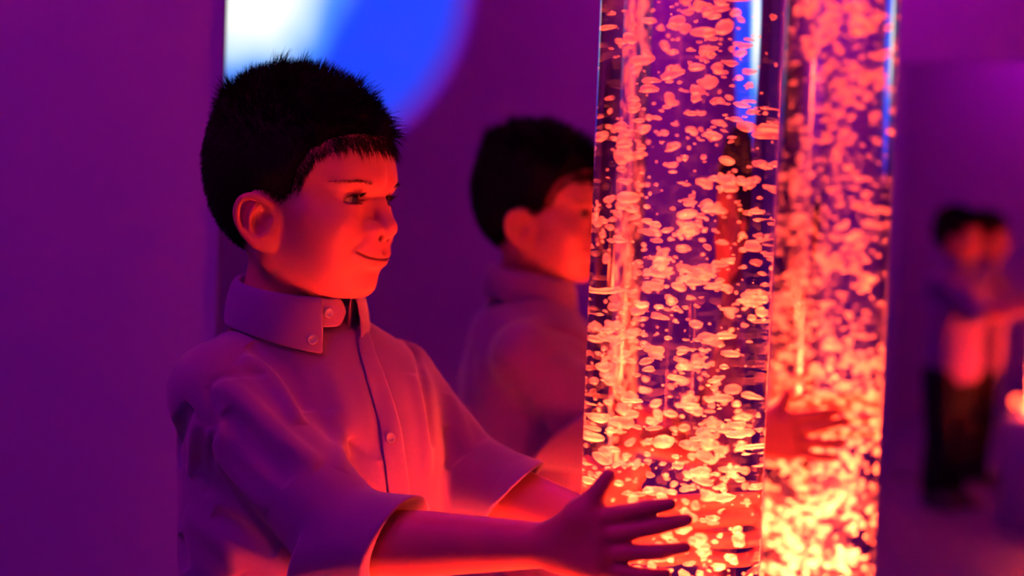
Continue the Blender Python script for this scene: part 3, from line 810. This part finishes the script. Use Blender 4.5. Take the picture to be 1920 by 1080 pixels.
# lamps in the foot of the water column, pointing up
for k in range(5):
    a = 2*math.pi*k/5+.4; l = bpy.data.lights.new('led_spot', 'SPOT'); l.energy = LEDW; l.color = RED; l.spot_size = math.radians(64); l.spot_blend = .6; l.shadow_soft_size = .006
    o = bpy.data.objects.new('led_spot', l); C.objects.link(o); o.location = (TX+.042*math.cos(a), TY+.042*math.sin(a), TUBE_B+.012); o.rotation_euler = (math.pi, 0, 0); o.parent = tube; o.matrix_parent_inverse = tube.matrix_world.inverted()
for k in range(3):                                             # weak fill LEDs added in the unseen cap, brightening the top bubbles
    a = 2*math.pi*k/3+.9; l = bpy.data.lights.new('cap_fill_spot', 'SPOT'); l.energy = LEDW*.14; l.color = RED; l.spot_size = math.radians(64); l.spot_blend = .6; l.shadow_soft_size = .006
    o = bpy.data.objects.new('cap_fill_spot', l); C.objects.link(o); o.location = (TX+.035*math.cos(a), TY+.035*math.sin(a), TUBE_T-.072); o.parent = tube; o.matrix_parent_inverse = tube.matrix_world.inverted()
# light that the lit collar sends up and out into the room
for k in range(6):
    a = 2*math.pi*k/6; l = bpy.data.lights.new('collar_light', 'POINT'); l.energy = COLW; l.color = RED; l.shadow_soft_size = .02
    o = bpy.data.objects.new('collar_light', l); C.objects.link(o); o.location = (TX+.115*math.cos(a), TY+.115*math.sin(a), DRUM_T+.05); o.parent = tube; o.matrix_parent_inverse = tube.matrix_world.inverted()

BUBM = bpy.data.materials.new('bubble_skin'); BUBM.use_nodes = True
def bubble_mat():
    nt = BUBM.node_tree; nt.nodes.remove(nt.nodes['Principled BSDF']); L = nt.links.new
    d = nt.nodes.new('ShaderNodeBsdfDiffuse'); d.inputs[0].default_value = (.95, .95, .95, 1)
    t = nt.nodes.new('ShaderNodeBsdfTranslucent'); t.inputs[0].default_value = (.95, .95, .95, 1)
    g = nt.nodes.new('ShaderNodeBsdfGlossy'); g.inputs[0].default_value = (.9, .9, .9, 1); g.inputs['Roughness'].default_value = .12
    tr = nt.nodes.new('ShaderNodeBsdfTransparent'); m3 = nt.nodes.new('ShaderNodeMixShader'); m3.inputs[0].default_value = .6
    m1 = nt.nodes.new('ShaderNodeMixShader'); m1.inputs[0].default_value = .5; L(d.outputs[0], m1.inputs[1]); L(t.outputs[0], m1.inputs[2])
    m2 = nt.nodes.new('ShaderNodeMixShader'); m2.inputs[0].default_value = .10; L(m1.outputs[0], m2.inputs[1]); L(g.outputs[0], m2.inputs[2]); L(m2.outputs[0], m3.inputs[1]); L(tr.outputs[0], m3.inputs[2]); L(m3.outputs[0], nt.nodes['Material Output'].inputs['Surface'])
bubble_mat()
import bmesh
def ico(sub):
    bm = bmesh.new(); bmesh.ops.create_icosphere(bm, subdivisions=sub, radius=1); bm.verts.ensure_lookup_table()
    v = np.array([q.co[:] for q in bm.verts]); f = np.array([[q.index for q in fc.verts] for fc in bm.faces]); bm.free(); return v, f
ICO2, ICO1 = ico(2), ico(1)
def bubble_shape(base, r, rg):
    """a wobbling, flattened air bubble of radius about r"""
    v, f = base; q = v.copy()
    for _ in range(3):
        w = rg.normal(size=3)*1.7; q = q*(1+.19*np.sin(v@w+rg.uniform(0, 6.3)))[:, None]
    s = r*np.array([rg.uniform(.85, 1.35), rg.uniform(.85, 1.35), rg.uniform(.50, 1.0)])
    q = q*s; a, t = rg.uniform(0, 6.28), rg.normal()*.35
    R = rotz(a)@np.array([[1, 0, 0], [0, math.cos(t), -math.sin(t)], [0, math.sin(t), math.cos(t)]])
    return q@R.T, f
def bubble_list():
    rg = np.random.default_rng(21); out = []; ri = TUBE_R-WALL_T-.004
    def put(x, y, z, r):
        h = math.hypot(x, y)
        if h > ri-r: s_ = (ri-r)/max(h, 1e-6); x *= s_; y *= s_
        out.append((x, y, z, r))
    # swarms rising through the column
    for _ in range(NCL):
        a, h, z = rg.uniform(0, 6.28), ri*math.sqrt(rg.random())*.85, rg.uniform(TUBE_B+.18, 1.75)
        n = int(rg.integers(3, 17)); sp = rg.uniform(.004, .015)
        for _ in range(n):
            put(h*math.cos(a)+rg.normal()*sp, h*math.sin(a)+rg.normal()*sp, z+rg.normal()*sp*1.2, min(.0052, max(.0008, rg.lognormal(math.log(.0023), .46))))
    for _ in range(NLO):
        a, h, z = rg.uniform(0, 6.28), ri*math.sqrt(rg.random()), TUBE_B+.15+(1.79-TUBE_B)*rg.random()
        put(h*math.cos(a), h*math.sin(a), z, min(.0055, max(.0006, rg.lognormal(math.log(.0016), .55))))
    return [q for q in out if TUBE_B+.12 < q[2] < 1.88]
NCL, NLO = 330, 1650
BL = bubble_list(); rg = np.random.default_rng(9)
def seen(q):                                                    # how large a bubble shows from where the photograph was taken
    p = np.array([TX+q[0], TY+q[1], q[2]]); v = p-CAM; d = v@FW; y = 540-F_PX*(v@UP)/d
    return q[3]*(1.0 if -10 < y < 1090 else 0.0)*(1.15 if (q[0]*FW[0]+q[1]*FW[1]) < 0 else 1.0)
BL.sort(key=seen, reverse=True)
for q in BL[:100]:
    v, f = bubble_shape(ICO2, q[3], rg); mesh('bubble', v+np.array([TX+q[0], TY+q[1], q[2]]), f, BUBM, tube)
V = []; Fc = []; n0 = 0
for q in BL[100:]:
    v, f = bubble_shape(ICO2 if q[3] > .0022 else ICO1, q[3], rg); V.append(v+np.array([TX+q[0], TY+q[1], q[2]])); Fc.append(f+n0); n0 += len(v)
tag(mesh('bubbles', np.concatenate(V), np.concatenate(Fc), BUBM, tube), kind='stuff')
# ================================================================== the boy, put together
SKIN = bpy.data.materials.new('skin'); SKIN.use_nodes = True
def skin_mat():
    nt = SKIN.node_tree; b = nt.nodes['Principled BSDF']; L = nt.links.new
    at = nt.nodes.new('ShaderNodeAttribute'); at.attribute_name = 'lip'
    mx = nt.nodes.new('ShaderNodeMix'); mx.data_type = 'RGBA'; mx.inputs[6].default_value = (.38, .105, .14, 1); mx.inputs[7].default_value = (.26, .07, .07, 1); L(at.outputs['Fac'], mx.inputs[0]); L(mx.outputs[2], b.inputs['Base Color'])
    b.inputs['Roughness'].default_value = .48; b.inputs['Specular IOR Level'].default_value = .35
    b.inputs['Subsurface Weight'].default_value = .12; b.inputs['Subsurface Radius'].default_value = (1, .35, .2); b.inputs['Subsurface Scale'].default_value = .004
    tc = nt.nodes.new('ShaderNodeTexCoord'); n = nt.nodes.new('ShaderNodeTexNoise'); n.inputs['Scale'].default_value = 900; n.inputs['Detail'].default_value = 3; L(tc.outputs['Object'], n.inputs['Vector'])
    bp = nt.nodes.new('ShaderNodeBump'); bp.inputs['Strength'].default_value = .08; bp.inputs['Distance'].default_value = .0005; L(n.outputs['Fac'], bp.inputs['Height']); L(bp.outputs['Normal'], b.inputs['Normal'])
skin_mat()
HAIRM = mat('dark_brown_hair', (.007, .004, .004), .6, spec=.08)
EYEW = mat('eye_white', (.24, .21, .21), .15); IRIS = mat('brown_iris', (.030, .014, .008), .08, spec=.8)
SHIRTM = mat('blue_cotton', (.15, .042, .29), .85, spec=.2)
def cotton(m):
    nt = m.node_tree; b = nt.nodes['Principled BSDF']; L = nt.links.new; tc = nt.nodes.new('ShaderNodeTexCoord')
    n = nt.nodes.new('ShaderNodeTexNoise'); n.inputs['Scale'].default_value = 1400; n.inputs['Detail'].default_value = 2; L(tc.outputs['Object'], n.inputs['Vector'])
    bp = nt.nodes.new('ShaderNodeBump'); bp.inputs['Strength'].default_value = .25; bp.inputs['Distance'].default_value = .0004; L(n.outputs['Fac'], bp.inputs['Height']); L(bp.outputs['Normal'], b.inputs['Normal'])
    b.inputs['Sheen Weight'].default_value = .25; b.inputs['Sheen Roughness'].default_value = .5
cotton(SHIRTM)
TROUM = mat('dark_trousers', (.010, .010, .016), .9, spec=.1); SHOEM = mat('dark_shoe', (.03, .03, .035), .5); SOLEM = SHOEM
BUTM = mat('shirt_button', (.26, .18, .36), .25)
bv, bf = surface_nets(body_sdf, (-1.05, .85, -.02), (-.15, 1.46, 1.25), .0014)
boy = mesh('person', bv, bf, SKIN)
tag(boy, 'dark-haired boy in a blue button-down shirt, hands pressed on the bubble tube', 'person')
hl = W2H(bv); lip = np.zeros(len(bv), f32); near = (hl[:, 0] > .06) & (np.abs(hl[:, 1]) < .04) & (hl[:, 2] < -.01) & (hl[:, 2] > -.045)
if near.any(): lip[near] = 1-sstep(lips_mask(hl[near]), -.0002, .0014)
boy.data.attributes.new('lip', 'FLOAT', 'POINT').data.foreach_set('value', lip)
bpy.context.view_layer.update()
tw = lambda v: (np.asarray(v)@HR.T)+HC
hv, hf = hair_mesh(); mesh('hair', tw(hv), hf, HAIRM, boy)
for sg in (-1, 1):
    v, f = brow_mesh(sg); mesh('eyebrow', tw(v), f, HAIRM, boy)
    v, f = lash_mesh(sg); mesh('eyelashes', tw(v), f, HAIRM, boy)
    # eyeball: white with the iris and a slight cornea bulge, turned towards what he looks at
    c = EYE_C[0 if sg < 0 else 1]; n = 40; prof = []
    for k in range(n+1):
        t = math.pi*k/n; R = EYE_R*(1+.035*math.exp(-(t/.42)**2)); prof.append((R*math.sin(t), R*math.cos(t)))
    b = MB(); b.lathe(prof, 40); o = b.build('eyeball', EYEW, None, True); o.data.materials.append(IRIS)
    for p in o.data.polygons:
        if math.atan2(math.hypot(p.center.x, p.center.y), p.center.z) < .56: p.material_index = 1
    gz = HR@np.array([math.cos(GAZE), math.sin(GAZE), -.04]); m = Vector(gz.tolist()).to_track_quat('Z', 'Y').to_matrix().to_4x4(); m.translation = Vector(H2W(c).tolist()); o.matrix_world = m
    bpy.context.view_layer.update(); o.parent = boy; o.matrix_parent_inverse = boy.matrix_world.inverted()
sv, sf = surface_nets(shirt_sdf, (-1.05, .85, .45), (-.3, 1.48, 1.02), .0019)
shirt = mesh('shirt', sv, sf, SHIRTM, boy); bpy.context.view_layer.update()
def solid(o, t, off=0, sub=1):
    m = o.modifiers.new('thick', 'SOLIDIFY'); m.thickness = t; m.offset = off
    if sub: m2 = o.modifiers.new('smooth', 'SUBSURF'); m2.levels = sub; m2.render_levels = sub
    return o
collar = solid(mesh('collar', *collar_mesh(), SHIRTM, shirt), .0016); solid(mesh('collar_stand', *band_mesh(), SHIRTM, shirt), .0016)
PL = [(668, 612), (670, 650), (680, 690), (697, 750), (710, 800), (716, 850), (722, 890), (728, 940), (734, 1010), (742, 1090), (750, 1200), (755, 1330)]
PR_ = [(690, 628), (702, 660), (714, 690), (735, 750), (749, 800), (757, 850), (763, 890), (768, 940), (774, 1010), (780, 1090), (786, 1200), (790, 1330)]
solid(mesh('placket', *strip_mesh(PL, PR_, .0024), SHIRTM, shirt), .0014)
bpy.context.view_layer.update()
for u, v in ((728, 822), (752, 1010), (766, 1190)):
    q = raymarch(front_sdf, u, v)
    if q is None: continue
    g = grad(shirt_trunk, q); button_at(q+g*.0034, g, .0050, 'button', BUTM, shirt)
def on_collar(ang, z, r):
    d = TR@np.array([math.cos(ang), math.sin(ang), 0]); return COL_C+d*r+np.array([0, 0, z]), d
q, d = on_collar(math.radians(-22), .9500, .0680); button_at(q, d, .0048, 'button', BUTM, shirt)
q, d = on_collar(math.radians(-5), .9735, .0580); button_at(q, d, .0048, 'button', BUTM, shirt)
v, f = surface_nets(trousers_sdf, (-1.05, .85, .03), (-.4, 1.48, .63), .004); mesh('trousers', v, f, TROUM, boy)
for sg in (-1, 1):
    v, f = surface_nets(lambda p: shoe_sdf(p, sg), (-1.05, .85, -.01), (-.3, 1.48, .15), .003); mesh('shoe', v, f, SHOEM, boy)
# ================================================================== light and camera
wash_lamp((-1.55, .55, 2.50), (.9, .25), (1.0, .0, .72), W1, (-1.5, 1.5, 1.0), 'violet wash lamp under the ceiling, over the bare wall beside the mirror', 3.0)
wash_lamp((-.6, -.35, 2.50), (.9, .25), (1.0, .0, .72), W2, (-1.0, -.9, .9), 'violet wash lamp under the ceiling, aimed at the facing wall', 3.0)
w = bpy.data.worlds.new('night'); bpy.context.scene.world = w; w.use_nodes = True; w.node_tree.nodes['Background'].inputs[0].default_value = (.0, .0, .0, 1)
cd = bpy.data.cameras.new('camera'); cam = bpy.data.objects.new('camera', cd); C.objects.link(cam)
cd.sensor_width = 36; cd.lens = F_PX/1920*36; cd.clip_start = .05
M = np.eye(4); M[:3, 0] = RT; M[:3, 1] = UP; M[:3, 2] = -FW; M[:3, 3] = CAM; cam.matrix_world = Matrix(M.tolist())
cd.dof.use_dof = True; cd.dof.focus_distance = 1.24; cd.dof.aperture_fstop = 2.5
sc = bpy.context.scene; sc.camera = cam
sc.view_settings.view_transform = 'Standard'; sc.view_settings.look = 'None'; sc.view_settings.exposure = 0; sc.view_settings.gamma = 1; sc.view_settings.use_curve_mapping = False
cy = sc.cycles; cy.max_bounces = 24; cy.glossy_bounces = 12; cy.transmission_bounces = 24; cy.diffuse_bounces = 6; cy.caustics_refractive = True; cy.caustics_reflective = True; cy.blur_glossy = .3; cy.sample_clamp_indirect = 60; cy.transparent_max_bounces = 32
